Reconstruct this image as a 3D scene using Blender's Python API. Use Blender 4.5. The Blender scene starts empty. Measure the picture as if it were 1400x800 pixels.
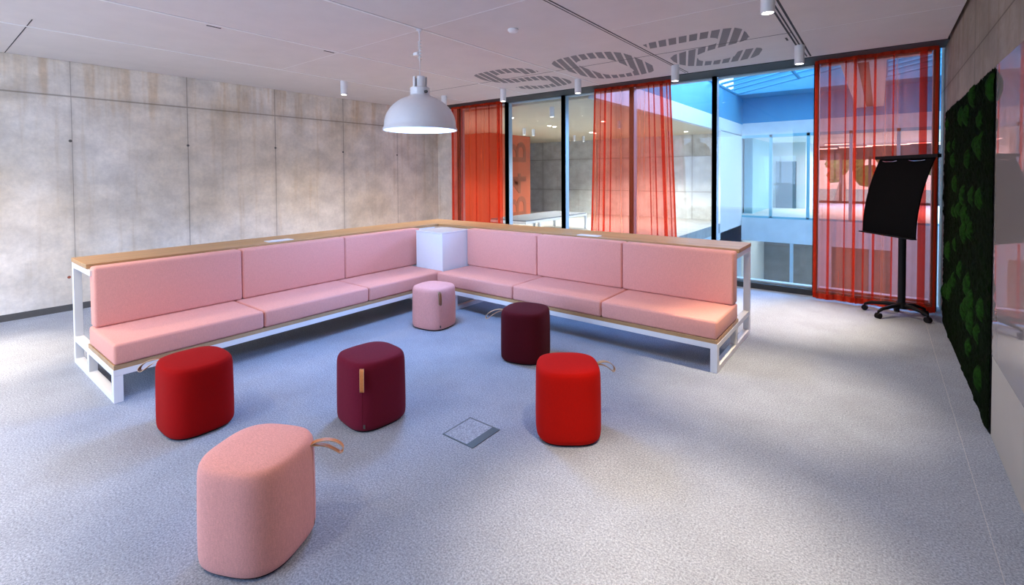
import bpy, bmesh, math, random
from mathutils import Vector, Matrix
random.seed(7)
PI = math.pi
S = bpy.context.scene
COL = S.collection

# ------------------------------------------------------------------ helpers
def link(name, mesh, mat=None, parent=None, kind=None):
    o = bpy.data.objects.new(name, mesh)
    COL.objects.link(o)
    if mat: mesh.materials.append(mat)
    if parent: o.parent = parent
    if kind: o['kind'] = kind
    return o

def tag(o, label, cat, group=None):
    o['label'] = label; o['category'] = cat
    if group: o['group'] = group
    return o

def thing(name, label, cat, loc=(0, 0, 0), rz=0.0, group=None):
    o = bpy.data.objects.new(name, None); COL.objects.link(o)
    o.empty_display_size = .1
    o.location = loc; o.rotation_euler = (0, 0, rz)
    return tag(o, label, cat, group)

class MB:
    """collects shapes in one bmesh, builds ONE object"""
    def __init__(s): s.bm = bmesh.new()
    def box(s, a, b, bev=0.0, seg=2):
        a = Vector(a); b = Vector(b)
        r = bmesh.ops.create_cube(s.bm, size=1.0)
        d = b - a; c = (a + b) / 2
        for v in r['verts']:
            v.co = Vector((v.co.x * d.x, v.co.y * d.y, v.co.z * d.z)) + c
        if bev > 0:
            es = list({e for v in r['verts'] for e in v.link_edges})
            bmesh.ops.bevel(s.bm, geom=es, offset=bev, segments=seg, affect='EDGES', profile=.5)
        return s
    def lathe(s, prof, seg=40, at=(0, 0, 0), axis='Z', caps=True):
        at = Vector(at); rings = []
        for r, z in prof:
            ring = []
            for k in range(seg):
                t = 2 * PI * k / seg
                p = Vector((r * math.cos(t), r * math.sin(t), z))
                if axis == 'X': p = Vector((p.z, p.x, p.y))
                if axis == 'Y': p = Vector((p.x, p.z, p.y))
                ring.append(s.bm.verts.new(at + p))
            rings.append(ring)
        for i in range(len(rings) - 1):
            for k in range(seg):
                a, b = rings[i], rings[i + 1]
                s.bm.faces.new((a[k], a[(k + 1) % seg], b[(k + 1) % seg], b[k]))
        if caps and prof[0][0] > 1e-6: s.bm.faces.new(rings[0][::-1])
        if caps and prof[-1][0] > 1e-6: s.bm.faces.new(rings[-1])
        return s
    def tube(s, pts, r, seg=8):
        pts = [Vector(p) for p in pts]; rings = []
        n = len(pts)
        for i, p in enumerate(pts):
            d = (pts[min(i + 1, n - 1)] - pts[max(i - 1, 0)]).normalized()
            u = d.orthogonal() if abs(d.z) < .9 else Vector((1, 0, 0))
            if abs(d.z) < .9: u = Vector((0, 0, 1)).cross(d)
            u = (u - d * u.dot(d)).normalized(); w = d.cross(u)
            rr = r[i] if isinstance(r, (list, tuple)) else r
            rings.append([s.bm.verts.new(p + (u * math.cos(2 * PI * k / seg) + w * math.sin(2 * PI * k / seg)) * rr) for k in range(seg)])
        for i in range(n - 1):
            for k in range(seg):
                s.bm.faces.new((rings[i][k], rings[i][(k + 1) % seg], rings[i + 1][(k + 1) % seg], rings[i + 1][k]))
        s.bm.faces.new(rings[0][::-1]); s.bm.faces.new(rings[-1])
        return s
    def ribbon(s, pts, side, width, th):
        """strap along pts (Vectors), flat across direction side"""
        pts = [Vector(p) for p in pts]; side = Vector(side).normalized(); n = len(pts); R = []
        for i, p in enumerate(pts):
            d = (pts[min(i + 1, n - 1)] - pts[max(i - 1, 0)]).normalized()
            nn = d.cross(side).normalized()
            R.append([s.bm.verts.new(p + side * (a * width / 2) + nn * (b * th / 2)) for a, b in ((-1, -1), (1, -1), (1, 1), (-1, 1))])
        for i in range(n - 1):
            for k in range(4):
                s.bm.faces.new((R[i][k], R[i][(k + 1) % 4], R[i + 1][(k + 1) % 4], R[i + 1][k]))
        s.bm.faces.new(R[0][::-1]); s.bm.faces.new(R[-1])
        return s
    def quad(s, *p):
        s.bm.faces.new([s.bm.verts.new(Vector(q)) for q in p]); return s
    def build(s, name, mat=None, parent=None, kind=None, smooth=False, recalc=True):
        if recalc: bmesh.ops.recalc_face_normals(s.bm, faces=s.bm.faces[:])
        me = bpy.data.meshes.new(name); s.bm.to_mesh(me); s.bm.free()
        if smooth:
            for p in me.polygons: p.use_smooth = True
            try: me.set_sharp_from_angle(angle=math.radians(40))
            except Exception: pass
        return link(name, me, mat, parent, kind)

# ------------------------------------------------------------------ materials
def newmat(name):
    m = bpy.data.materials.new(name); m.use_nodes = True
    nt = m.node_tree; nt.nodes.clear()
    out = nt.nodes.new('ShaderNodeOutputMaterial')
    return m, nt, out

def N(nt, t, **kw):
    n = nt.nodes.new(t)
    for k, v in kw.items():
        if k in n.inputs: n.inputs[k].default_value = v
        else: setattr(n, k, v)
    return n

def rgb(c): return (c[0], c[1], c[2], 1.0)
def srgb(r, g, b):
    f = lambda x: (x / 255 / 12.92) if x / 255 <= .04045 else ((x / 255 + .055) / 1.055) ** 2.4
    return (f(r), f(g), f(b))

def plain(name, col, rough=.5, metal=0.0, noise=0.0, nscale=200.0, bump=0.0, spec=.5, scalev=None, coat=0.0):
    m, nt, out = newmat(name)
    b = N(nt, 'ShaderNodeBsdfPrincipled', Roughness=rough, Metallic=metal)
    b.inputs['Base Color'].default_value = rgb(col)
    b.inputs['Specular IOR Level'].default_value = spec
    if coat: b.inputs['Coat Weight'].default_value = coat
    nt.links.new(b.outputs[0], out.inputs[0])
    if noise or bump:
        tc = N(nt, 'ShaderNodeTexCoord')
        src = tc.outputs['Object']
        if scalev:
            mp = N(nt, 'ShaderNodeMapping'); mp.inputs['Scale'].default_value = scalev
            nt.links.new(src, mp.inputs[0]); src = mp.outputs[0]
        nz = N(nt, 'ShaderNodeTexNoise', Scale=nscale, Detail=4.0, Roughness=.6)
        nt.links.new(src, nz.inputs['Vector'])
        if noise:
            mr = N(nt, 'ShaderNodeMapRange')
            mr.inputs['From Min'].default_value = .3; mr.inputs['From Max'].default_value = .7
            mr.inputs['To Min'].default_value = 1 - noise; mr.inputs['To Max'].default_value = 1 + noise
            nt.links.new(nz.outputs['Fac'], mr.inputs['Value'])
            mx = N(nt, 'ShaderNodeMix', data_type='RGBA', blend_type='MULTIPLY')
            mx.inputs[0].default_value = 1
            mx.inputs[6].default_value = rgb(col)
            nt.links.new(mr.outputs[0], mx.inputs[7]); nt.links.new(mx.outputs[2], b.inputs['Base Color'])
        if bump:
            bp = N(nt, 'ShaderNodeBump', Strength=bump, Distance=.004)
            nt.links.new(nz.outputs['Fac'], bp.inputs['Height']); nt.links.new(bp.outputs[0], b.inputs['Normal'])
    return m

def emit(name, col, st):
    m, nt, out = newmat(name)
    e = N(nt, 'ShaderNodeEmission', Strength=st); e.inputs[0].default_value = rgb(col)
    nt.links.new(e.outputs[0], out.inputs[0]); return m

def math_(nt, op, a, b=None, c=None):
    n = N(nt, 'ShaderNodeMath', operation=op)
    for i, v in enumerate((a, b, c)):
        if v is None: continue
        if isinstance(v, (int, float)): n.inputs[i].default_value = v
        else: nt.links.new(v, n.inputs[i])
    return n.outputs[0]

def concrete(name, c1, c2, stain, hseams=(), vseams=(), axis='Y', seam_w=.010, seam_dark=.45):
    """shuttered concrete with board-mark seams (surface pattern), rust stains and streaks"""
    m, nt, out = newmat(name)
    b = N(nt, 'ShaderNodeBsdfPrincipled', Roughness=.75); b.inputs['Specular IOR Level'].default_value = .25
    geo = N(nt, 'ShaderNodeNewGeometry'); pos = geo.outputs['Position']
    sp = N(nt, 'ShaderNodeSeparateXYZ'); nt.links.new(pos, sp.inputs[0])
    H = sp.outputs[axis]; Z = sp.outputs['Z']
    def noise(scale, sv=(1, 1, 1), detail=6, rough=.6):
        mp = N(nt, 'ShaderNodeMapping'); mp.inputs['Scale'].default_value = sv
        nt.links.new(pos, mp.inputs[0])
        n = N(nt, 'ShaderNodeTexNoise', Scale=scale, Detail=float(detail), Roughness=rough)
        nt.links.new(mp.outputs[0], n.inputs['Vector']); return n.outputs['Fac']
    def ramp(f, lo, hi, t0=0., t1=1.):
        mr = N(nt, 'ShaderNodeMapRange', interpolation_type='SMOOTHSTEP')
        mr.inputs['From Min'].default_value = lo; mr.inputs['From Max'].default_value = hi
        mr.inputs['To Min'].default_value = t0; mr.inputs['To Max'].default_value = t1
        nt.links.new(f, mr.inputs['Value']); return mr.outputs[0]
    def mix(f, a, bb, mode='MIX'):
        x = N(nt, 'ShaderNodeMix', data_type='RGBA', blend_type=mode)
        for sock, v in ((0, f), (6, a), (7, bb)):
            if isinstance(v, tuple): x.inputs[sock].default_value = rgb(v)
            elif isinstance(v, (int, float)): x.inputs[sock].default_value = v
            else: nt.links.new(v, x.inputs[sock])
        return x.outputs[2]
    big = noise(.9, (1, 1, .8), 5)
    col = mix(ramp(big, .35, .65), c1, c2)
    streak = noise(1.0, (9, 9, .5), 5)
    col = mix(ramp(streak, .52, .72, 0, .45), col, stain)
    # rust / lime stains that run down below the pour joint near the top
    top = ramp(Z, 2.0, 2.75)
    st2 = noise(1.0, (7, 7, .7), 6)
    col = mix(math_(nt, 'MULTIPLY', ramp(st2, .48, .72, 0, .55), top), col, tuple(x * y for x, y in zip(stain, (.95, .82, .62))))
    fine = noise(20, (1, 1, 1), 8, .72)
    col = mix(1.0, col, ramp(fine, .22, .78, .90, 1.09), 'MULTIPLY')
    cloud = noise(2.6, (1, 1, 1.4), 4, .55)
    col = mix(1.0, col, ramp(cloud, .30, .70, .86, 1.10), 'MULTIPLY')
    pock = noise(55, (1, 1, 1), 2)
    col = mix(ramp(pock, .70, .76, 0, .35), col, tuple(x * .45 for x in c1))
    # seams
    seam = None
    for val, src in [(v, Z) for v in hseams] + [(v, H) for v in vseams]:
        w = seam_w
        if isinstance(val, tuple): val, w = val
        d = math_(nt, 'ABSOLUTE', math_(nt, 'SUBTRACT', src, val))
        g = ramp(d, w * .15, w * 1.1, .85, 0.)
        halo = ramp(d, 0, w * 8, .20, 0.)
        g = math_(nt, 'MAXIMUM', g, halo)
        seam = g if seam is None else math_(nt, 'MAXIMUM', seam, g)
    if seam is not None:
        col = mix(math_(nt, 'MULTIPLY', seam, 1 - seam_dark + .25), col, tuple(x * .28 for x in stain))
    nt.links.new(col, b.inputs['Base Color'])
    bp = N(nt, 'ShaderNodeBump', Strength=.10, Distance=.006)
    nt.links.new(fine, bp.inputs['Height']); nt.links.new(bp.outputs[0], b.inputs['Normal'])
    nt.links.new(b.outputs[0], out.inputs[0])
    return m

def carpet(name, c1, c2, line_x=None):
    m, nt, out = newmat(name)
    b = N(nt, 'ShaderNodeBsdfPrincipled', Roughness=.95); b.inputs['Specular IOR Level'].default_value = .1
    geo = N(nt, 'ShaderNodeNewGeometry'); pos = geo.outputs['Position']
    n1 = N(nt, 'ShaderNodeTexNoise', Scale=110.0, Detail=4.0, Roughness=.85); nt.links.new(pos, n1.inputs['Vector'])
    n2 = N(nt, 'ShaderNodeTexNoise', Scale=2.2, Detail=6.0, Roughness=.65); nt.links.new(pos, n2.inputs['Vector'])
    def mrange(f, a, bb, c, d):
        mr = N(nt, 'ShaderNodeMapRange')
        for k, v in zip(('From Min', 'From Max', 'To Min', 'To Max'), (a, bb, c, d)): mr.inputs[k].default_value = v
        nt.links.new(f, mr.inputs['Value']); return mr.outputs[0]
    x = N(nt, 'ShaderNodeMix', data_type='RGBA')
    x.inputs[6].default_value = rgb(c1); x.inputs[7].default_value = rgb(c2)
    nt.links.new(mrange(n1.outputs['Fac'], .35, .65, 0, 1), x.inputs[0])
    y = N(nt, 'ShaderNodeMix', data_type='RGBA', blend_type='MULTIPLY'); y.inputs[0].default_value = 1
    nt.links.new(x.outputs[2], y.inputs[6]); nt.links.new(mrange(n2.outputs['Fac'], .3, .7, .88, 1.08), y.inputs[7])
    colo = y.outputs[2]
    if line_x is not None:   # the one cut between carpet lengths
        sp = N(nt, 'ShaderNodeSeparateXYZ'); nt.links.new(pos, sp.inputs[0])
        d = math_(nt, 'ABSOLUTE', math_(nt, 'SUBTRACT', sp.outputs['X'], line_x))
        f = math_(nt, 'LESS_THAN', d, .0022)
        z = N(nt, 'ShaderNodeMix', data_type='RGBA'); nt.links.new(math_(nt, 'MULTIPLY', f, .28), z.inputs[0])
        nt.links.new(colo, z.inputs[6]); z.inputs[7].default_value = rgb((.75, .72, .7)); colo = z.outputs[2]
    nt.links.new(colo, b.inputs['Base Color'])
    bp = N(nt, 'ShaderNodeBump', Strength=.6, Distance=.004)
    nt.links.new(n1.outputs['Fac'], bp.inputs['Height']); nt.links.new(bp.outputs[0], b.inputs['Normal'])
    nt.links.new(b.outputs[0], out.inputs[0]); return m

def fabric(name, col, sheen=.10, weave=1.0):
    """woven wool: fine cross threads in two directions"""
    m, nt, out = newmat(name)
    b = N(nt, 'ShaderNodeBsdfPrincipled', Roughness=.9); b.inputs['Specular IOR Level'].default_value = .15
    b.inputs['Sheen Weight'].default_value = sheen; b.inputs['Sheen Roughness'].default_value = .5
    tc = N(nt, 'ShaderNodeTexCoord')
    fs = []
    for sv in ((80, 230, 420), (260, 260, 40)):
        mp = N(nt, 'ShaderNodeMapping'); mp.inputs['Scale'].default_value = sv
        nt.links.new(tc.outputs['Object'], mp.inputs[0])
        n = N(nt, 'ShaderNodeTexNoise', Scale=1.0, Detail=3.0, Roughness=.7); nt.links.new(mp.outputs[0], n.inputs['Vector'])
        fs.append(n.outputs['Fac'])
    f = math_(nt, 'ADD', math_(nt, 'MULTIPLY', fs[0], .6), math_(nt, 'MULTIPLY', fs[1], .4))
    mr = N(nt, 'ShaderNodeMapRange')
    for k, v in zip(('From Min', 'From Max', 'To Min', 'To Max'), (.35, .65, 1 - .12 * weave, 1 + .12 * weave)): mr.inputs[k].default_value = v
    nt.links.new(f, mr.inputs['Value'])
    x = N(nt, 'ShaderNodeMix', data_type='RGBA', blend_type='MULTIPLY'); x.inputs[0].default_value = 1
    x.inputs[6].default_value = rgb(col); nt.links.new(mr.outputs[0], x.inputs[7])
    nt.links.new(x.outputs[2], b.inputs['Base Color'])
    bp = N(nt, 'ShaderNodeBump', Strength=.25, Distance=.002)
    nt.links.new(f, bp.inputs['Height']); nt.links.new(bp.outputs[0], b.inputs['Normal'])
    nt.links.new(b.outputs[0], out.inputs[0]); return m

def wood(name, c1, c2, along='Y'):
    m, nt, out = newmat(name)
    b = N(nt, 'ShaderNodeBsdfPrincipled', Roughness=.38)
    tc = N(nt, 'ShaderNodeTexCoord'); mp = N(nt, 'ShaderNodeMapping')
    mp.inputs['Scale'].default_value = (26, 1.2, 26) if along == 'Y' else (1.2, 26, 26)
    nt.links.new(tc.outputs['Object'], mp.inputs[0])
    n = N(nt, 'ShaderNodeTexNoise', Scale=1.0, Detail=5.0, Roughness=.6); nt.links.new(mp.outputs[0], n.inputs['Vector'])
    r = N(nt, 'ShaderNodeMapRange'); r.inputs['From Min'].default_value = .3; r.inputs['From Max'].default_value = .7
    nt.links.new(n.outputs['Fac'], r.inputs['Value'])
    x = N(nt, 'ShaderNodeMix', data_type='RGBA'); x.inputs[6].default_value = rgb(c1); x.inputs[7].default_value = rgb(c2)
    nt.links.new(r.outputs[0], x.inputs[0]); nt.links.new(x.outputs[2], b.inputs['Base Color'])
    nt.links.new(b.outputs[0], out.inputs[0]); return m

def glass(name, tint=(.93, .98, 1.0), refl=1.0):
    m, nt, out = newmat(name)
    t = N(nt, 'ShaderNodeBsdfTransparent'); t.inputs[0].default_value = rgb(tint)
    g = N(nt, 'ShaderNodeBsdfGlossy', Roughness=.0)
    geo = N(nt, 'ShaderNodeNewGeometry'); dt = N(nt, 'ShaderNodeVectorMath', operation='DOT_PRODUCT')
    nt.links.new(geo.outputs['Normal'], dt.inputs[0]); nt.links.new(geo.outputs['Incoming'], dt.inputs[1])
    c5 = math_(nt, 'POWER', math_(nt, 'SUBTRACT', 1.0, math_(nt, 'ABSOLUTE', dt.outputs['Value'])), 5.0)
    fr = math_(nt, 'ADD', math_(nt, 'MULTIPLY', c5, .96), .04)   # Schlick reflectance, the same from either side
    mx = N(nt, 'ShaderNodeMixShader')
    nt.links.new(math_(nt, 'MULTIPLY', fr, refl), mx.inputs[0])
    nt.links.new(t.outputs[0], mx.inputs[1]); nt.links.new(g.outputs[0], mx.inputs[2])
    nt.links.new(mx.outputs[0], out.inputs[0]); return m

def sheer(name, tint, col, cover):
    m, nt, out = newmat(name)
    t = N(nt, 'ShaderNodeBsdfTransparent'); t.inputs[0].default_value = rgb(tint)
    d = N(nt, 'ShaderNodeBsdfDiffuse'); d.inputs[0].default_value = rgb(col)
    l = N(nt, 'ShaderNodeBsdfTranslucent'); l.inputs[0].default_value = rgb(col)
    a = N(nt, 'ShaderNodeMixShader'); a.inputs[0].default_value = .5
    nt.links.new(d.outputs[0], a.inputs[1]); nt.links.new(l.outputs[0], a.inputs[2])
    mx = N(nt, 'ShaderNodeMixShader')
    tc = N(nt, 'ShaderNodeTexCoord'); mp = N(nt, 'ShaderNodeMapping'); mp.inputs['Scale'].default_value = (15, 3, .25)
    nt.links.new(tc.outputs['Object'], mp.inputs[0])
    n = N(nt, 'ShaderNodeTexNoise', Scale=1.0, Detail=3.0); nt.links.new(mp.outputs[0], n.inputs['Vector'])
    mr = N(nt, 'ShaderNodeMapRange')
    for k, v in zip(('From Min', 'From Max', 'To Min', 'To Max'), (.3, .7, cover * .70, cover * 1.35)): mr.inputs[k].default_value = v
    nt.links.new(n.outputs['Fac'], mr.inputs['Value']); nt.links.new(mr.outputs[0], mx.inputs[0])
    nt.links.new(t.outputs[0], mx.inputs[1]); nt.links.new(a.outputs[0], mx.inputs[2])
    nt.links.new(mx.outputs[0], out.inputs[0]); return m

M = {}
M['carpet'] = carpet('carpet_grey', (.158, .180, .228), (.465, .53, .655), line_x=.40)
M['concrete_left'] = concrete('concrete_board_marked', (.84, .785, .72), (.74, .655, .545), (.62, .50, .35),
    hseams=((2.56, .016),), vseams=((1.27, .006), 2.475, 3.69, 4.91, (6.12, .004), 7.32), axis='Y')
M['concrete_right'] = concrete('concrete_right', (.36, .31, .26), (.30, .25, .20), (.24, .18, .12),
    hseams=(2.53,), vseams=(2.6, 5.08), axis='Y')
M['concrete_gallery'] = concrete('concrete_gallery', (.70, .72, .70), (.62, .64, .62), (.55, .54, .50),
    hseams=(2.2, .95), vseams=(-11.5, -8.9, -6.6, -5.2), axis='X', seam_w=.02)
M['white_wall'] = plain('white_plaster', (.78, .80, .82), .8, noise=.03, nscale=8)
M['ceiling'] = plain('ceiling_panel', (.74, .685, .655), .65, noise=.03, nscale=3, bump=.02)
M['joint_white'] = plain('joint_white', (.90, .88, .87), .6, noise=.02, nscale=20)
M['joint_dark'] = plain('joint_dark', (.03, .03, .032), .7, noise=.05, nscale=20)
M['perforation'] = plain('perforation_grey', (.235, .23, .235), .8, noise=.12, nscale=260)
M['steel_white'] = plain('powder_white', (.82, .83, .85), .35, noise=.01, nscale=60)
M['white_gloss'] = plain('lacquer_white', (.80, .84, .87), .25, noise=.01, nscale=30, coat=.2)
M['shade_white'] = plain('enamel_white', (.90, .91, .94), .28, noise=.01, nscale=30, coat=.3)
M['shade_inner'] = plain('enamel_inner', (.75, .75, .76), .4, noise=.01, nscale=30)
M['oak'] = wood('oak_lengthwise', (.56, .335, .15), (.38, .21, .085), 'Y')
M['oak_cross'] = wood('oak_crosswise', (.56, .335, .15), (.38, .21, .085), 'X')
M['ply'] = wood('plywood_edge', (.50, .33, .18), (.36, .225, .115), 'Y')
M['pink'] = fabric('wool_pink', srgb(226, 160, 148))
M['pale_pink'] = fabric('wool_pale_pink', srgb(224, 160, 154), weave=1.3)
M['red'] = fabric('wool_red', srgb(150, 2, 3), .01)
M['orange_red'] = fabric('wool_orange_red', srgb(182, 12, 2), .01)
M['maroon'] = fabric('wool_maroon', srgb(104, 19, 42), .03)
M['dark_maroon'] = fabric('wool_dark_maroon', srgb(76, 10, 23), .02)
M['leather'] = plain('leather_tan', (.55, .19, .045), .45, noise=.15, nscale=120, bump=.2)
M['leather_pale'] = plain('leather_pale', (.46, .30, .16), .5, noise=.15, nscale=120, bump=.2)
M['leather_dark'] = plain('leather_brown', (.20, .07, .03), .5, noise=.15, nscale=120, bump=.2)
M['edge_pale'] = plain('raw_leather_edge', (.66, .46, .30), .6, noise=.1, nscale=90)
M['black'] = plain('black_powder', (.006, .006, .007), .6, noise=.1, nscale=80, spec=.2)
M['black_sheet'] = plain('black_board', (.0025, .0025, .003), .9, noise=.1, nscale=10, spec=.08)
M['chrome'] = plain('chrome', (.8, .8, .8), .2, 1.0, noise=.02, nscale=30)
M['frame_dark'] = plain('anodised_dark', (.035, .043, .050), .7, noise=.05, nscale=30)
M['frame_blue'] = plain('aluminium_blue_grey', (.52, .62, .68), .4, noise=.03, nscale=30)
M['glass'] = glass('pane_clear', (.95, .98, .993), .75)
M['sky_glass'] = glass('roof_pane', (.86, .96, 1.0), .6)
M['curtain'] = sheer('voile_orange_red', (.97, .43, .39), (.92, .14, .05), .28)
M['curtain_hem'] = sheer('voile_hem', (.80, .20, .17), (.78, .085, .03), .48)
M['moss_base'] = plain('moss_dark', (.012, .035, .008), .95, noise=.6, nscale=30, bump=.6)
M['glass_board'] = plain('white_glass', (.34, .31, .295), .0, noise=.01, nscale=2, spec=.7)
M['beige'] = plain('beige_panel', (.40, .37, .32), .6, noise=.02, nscale=5)
M['skirting'] = plain('skirting_grey', (.09, .085, .08), .6, noise=.05, nscale=30)
M['hatch_steel'] = plain('hatch_steel', (.08, .11, .13), .4, .3, noise=.05, nscale=60)
M['lamp_glow'] = emit('lamp_glow', (1, .93, .82), 14)
M['bulb_cold'] = emit('bulb_cold', (.45, .66, 1.0), 3)
M['strip_glow'] = emit('strip_glow', (1, .95, .88), 6)
M['orange_block'] = plain('orange_paint', srgb(190, 92, 60), .6, noise=.03, nscale=3)
M['letter_brown'] = plain('letter_brown', srgb(150, 78, 52), .6, noise=.03, nscale=9)
M['blue_wall'] = plain('blue_wall', (.075, .33, .56), .7, noise=.04, nscale=2)  # blue sky light put into the colour of atrium walls, roof edge, skylight bars
M['pale_stone'] = plain('pale_stone', (.62, .68, .72), .8, noise=.06, nscale=3)
M['yard'] = plain('yard_paving', (.38, .38, .37), .85, noise=.15, nscale=4)
M['gallery_ceiling'] = plain('gallery_ceiling', (.78, .68, .50), .7, noise=.06, nscale=2, scalev=(1, 8, 1))
M['bench_grey'] = plain('bench_grey', (.20, .22, .26), .8, noise=.08, nscale=60)
M['dark_room'] = plain('dark_room', (.20, .21, .22), .8, noise=.15, nscale=2)
M['office_wall'] = plain('office_wall', (.62, .66, .66), .8, noise=.05, nscale=1)
M['teal_panel'] = plain('teal_panel', (.22, .48, .56), .4, noise=.06, nscale=2)
M['door_grey'] = plain('door_grey', (.10, .16, .20), .5, noise=.05, nscale=4)
M['brown_panel'] = plain('brown_panel', srgb(150, 66, 40), .6, noise=.1, nscale=3)
M['leaf'] = plain('leaf_green', (.16, .27, .06), .8, noise=.5, nscale=4, bump=.5)
M['leaf_light'] = plain('leaf_light', (.33, .42, .12), .8, noise=.5, nscale=4, bump=.5)
M['bark'] = plain('birch_bark', (.72, .70, .66), .8, noise=.2, nscale=12)
M['grass'] = plain('lawn_grass', (.28, .33, .16), .95, noise=.25, nscale=3)
M['plug_dark'] = plain('plug_dark', (.06, .05, .05), .5, noise=.05, nscale=30)

# ------------------------------------------------------------------ dimensions (metres)
XL, XR = -7.65, .568           # concrete wall, moss wall
YW = 7.22                      # inner face of glazing frames
YB = -3.6                      # open end of the room behind the camera
ZC = 2.975                     # ceiling panels
CE = 6.66                      # edge of the ceiling panels before the curtain pocket

# ------------------------------------------------------------------ room shell
MB().box((XL - .3, YB, -.25), (XR + .3, YW + .28, 0)).build('floor', M['carpet'], kind='structure')
wl = MB().box((XL - .3, YB, 0), (XL, YW + .4, 3.3)).build('wall_left', M['concrete_left'], kind='structure')
for (y, z) in ((1.255, 2.03), (2.475, 2.03), (3.69, 2.045), (4.90, 2.02), (6.11, 2.0), (7.32, 2.02), (1.21, .40)):
    MB().lathe([(.0, .0), (.017, .0), (.014, .002), (.0, .003)], 16, (XL, y, z), 'X').build('tie_hole', M['letter_brown'] if z < 1 else M['skirting'], wl)
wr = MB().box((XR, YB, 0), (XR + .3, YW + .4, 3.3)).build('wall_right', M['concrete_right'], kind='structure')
MB().box((-2.1, -2.3, 0), (XR + .3, -2.1, 3.3)).build('wall_back', M['concrete_right'], kind='structure')  # unseen partition added to keep the rear light off the right floor
MB().box((XL, YB, 0), (XL + .012, YW, .075)).build('baseboard_left', M['skirting'], kind='structure')

ceil = MB().box((XL + .012, YB, ZC), (XR - .03, CE, ZC + .06)).build('ceiling', M['ceiling'], kind='structure')
MB().box((XL - .3, YB, ZC + .30), (XR + .3, YW + .35, ZC + .5)).build('ceiling_slab', M['joint_dark'], kind='structure')
MB().box((XL, CE + .14, ZC + .02), (XR, YW + .0, ZC + .30)).build('trim_1', M['frame_dark'], kind='structure')

for x in (-6.15, -4.79, -3.44):
    MB().box((x - .014, YB, ZC - .005), (x + .014, CE - .02, ZC + .01)).build('joint_strip', M['joint_white'], ceil)
for x0, ws in ((-2.09, ((-.026, .009), (.004, .014))), (-.69, ((-.045, .017), (-.014, .014), (.022, .018)))):
    for dx, w in ws:
        MB().box((x0 + dx, YB, ZC - .0015), (x0 + dx + w, CE - .05, ZC + .01)).build('ceiling_slot', M['joint_dark'], ceil)
for y in (.735, 5.385):
    for xa, xb in (((XL + .02, XL + 1.8) if y < 1 else (-6.14, -.70),)):
        MB().box((xa, y - .0035, ZC - .002), (xb, y + .0035, ZC + .01)).build('panel_joint', M['joint_dark'], ceil)
for xa, xb, y in ((-6.14, -2.12, 3.05), (-2.04, -.76, 4.2), (-.62, XR - .05, 5.4)):
    MB().box((xa, y - .004, ZC - .0015), (xb, y + .004, ZC + .01)).build('panel_joint', M['joint_white'], ceil)
for x, y in ((-4.84, 1.80), (-4.83, 2.95), (-.75, 5.62)):
    MB().box((x - .03, y - .06, ZC - .003), (x - .012, y + .06, ZC + .01)).build('air_slit', M['joint_dark'], ceil)

# striped perforated characters in the ceiling ------------------------------------------------
S_out = [(-4.54,5.06),(-4.50,4.94),(-4.40,4.87),(-4.25,4.84),(-4.05,4.83),(-3.85,4.85),(-3.72,4.92),(-3.63,5.04),(-3.61,5.24),(-3.66,5.30),
         (-3.86,5.30),(-3.88,5.16),(-3.94,5.09),(-4.08,5.07),(-4.20,5.09),(-4.27,5.17),(-4.28,5.30),(-4.25,5.40),(-4.15,5.46),(-3.95,5.47),
         (-3.80,5.50),(-3.68,5.58),(-3.62,5.72),(-3.60,5.92),(-3.62,6.12),(-3.70,6.25),(-3.86,6.32),(-4.05,6.34),(-4.30,6.33),(-4.46,6.27),
         (-4.55,6.14),(-4.56,5.98),(-4.32,5.98),(-4.27,6.08),(-4.14,6.12),(-4.00,6.12),(-3.90,6.07),(-3.86,5.94),(-3.88,5.82),(-3.95,5.74),
         (-4.12,5.70),(-4.34,5.68),(-4.48,5.60),(-4.55,5.46),(-4.57,5.24)]
O_out = [(-3.30,5.20),(-3.26,5.02),(-3.16,4.91),(-3.02,4.85),(-2.80,4.82),(-2.58,4.84),(-2.42,4.92),(-2.33,5.06),(-2.30,5.26),(-2.29,5.58),
         (-2.30,5.94),(-2.35,6.14),(-2.46,6.27),(-2.62,6.33),(-2.82,6.34),(-3.02,6.32),(-3.17,6.25),(-3.26,6.12),(-3.30,5.92),(-3.305,5.56)]
O_in = [(-3.03,5.34),(-3.00,5.18),(-2.93,5.10),(-2.80,5.07),(-2.67,5.10),(-2.59,5.19),(-2.565,5.36),(-2.56,5.60),(-2.57,5.86),(-2.60,6.02),
        (-2.68,6.11),(-2.81,6.14),(-2.94,6.11),(-3.01,6.02),(-3.035,5.84),(-3.04,5.58)]
T_out = [(-2.02,5.09),(-2.02,4.90),(-1.94,4.86),(-1.75,4.84),(-1.45,4.83),(-1.20,4.83),(-1.10,4.86),(-1.055,4.95),(-1.045,5.10),(-1.055,5.28),
         (-1.10,5.38),(-1.20,5.45),(-1.40,5.52),(-1.56,5.60),(-1.68,5.70),(-1.73,5.84),(-1.75,5.98),(-1.72,6.08),(-1.62,6.13),(-1.46,6.11),
         (-1.36,6.04),(-1.32,5.92),(-1.28,5.83),(-1.20,5.79),(-1.08,5.79),(-1.045,5.84),(-1.05,5.98),(-1.10,6.12),(-1.20,6.25),(-1.36,6.32),
         (-1.62,6.345),(-1.82,6.31),(-1.95,6.22),(-2.01,6.06),(-2.02,5.86),(-1.99,5.66),(-1.90,5.53),(-1.74,5.45),(-1.56,5.40),(-1.40,5.34),
         (-1.33,5.24),(-1.33,5.12),(-1.38,5.06),(-1.60,5.07),(-1.85,5.09)]
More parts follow.
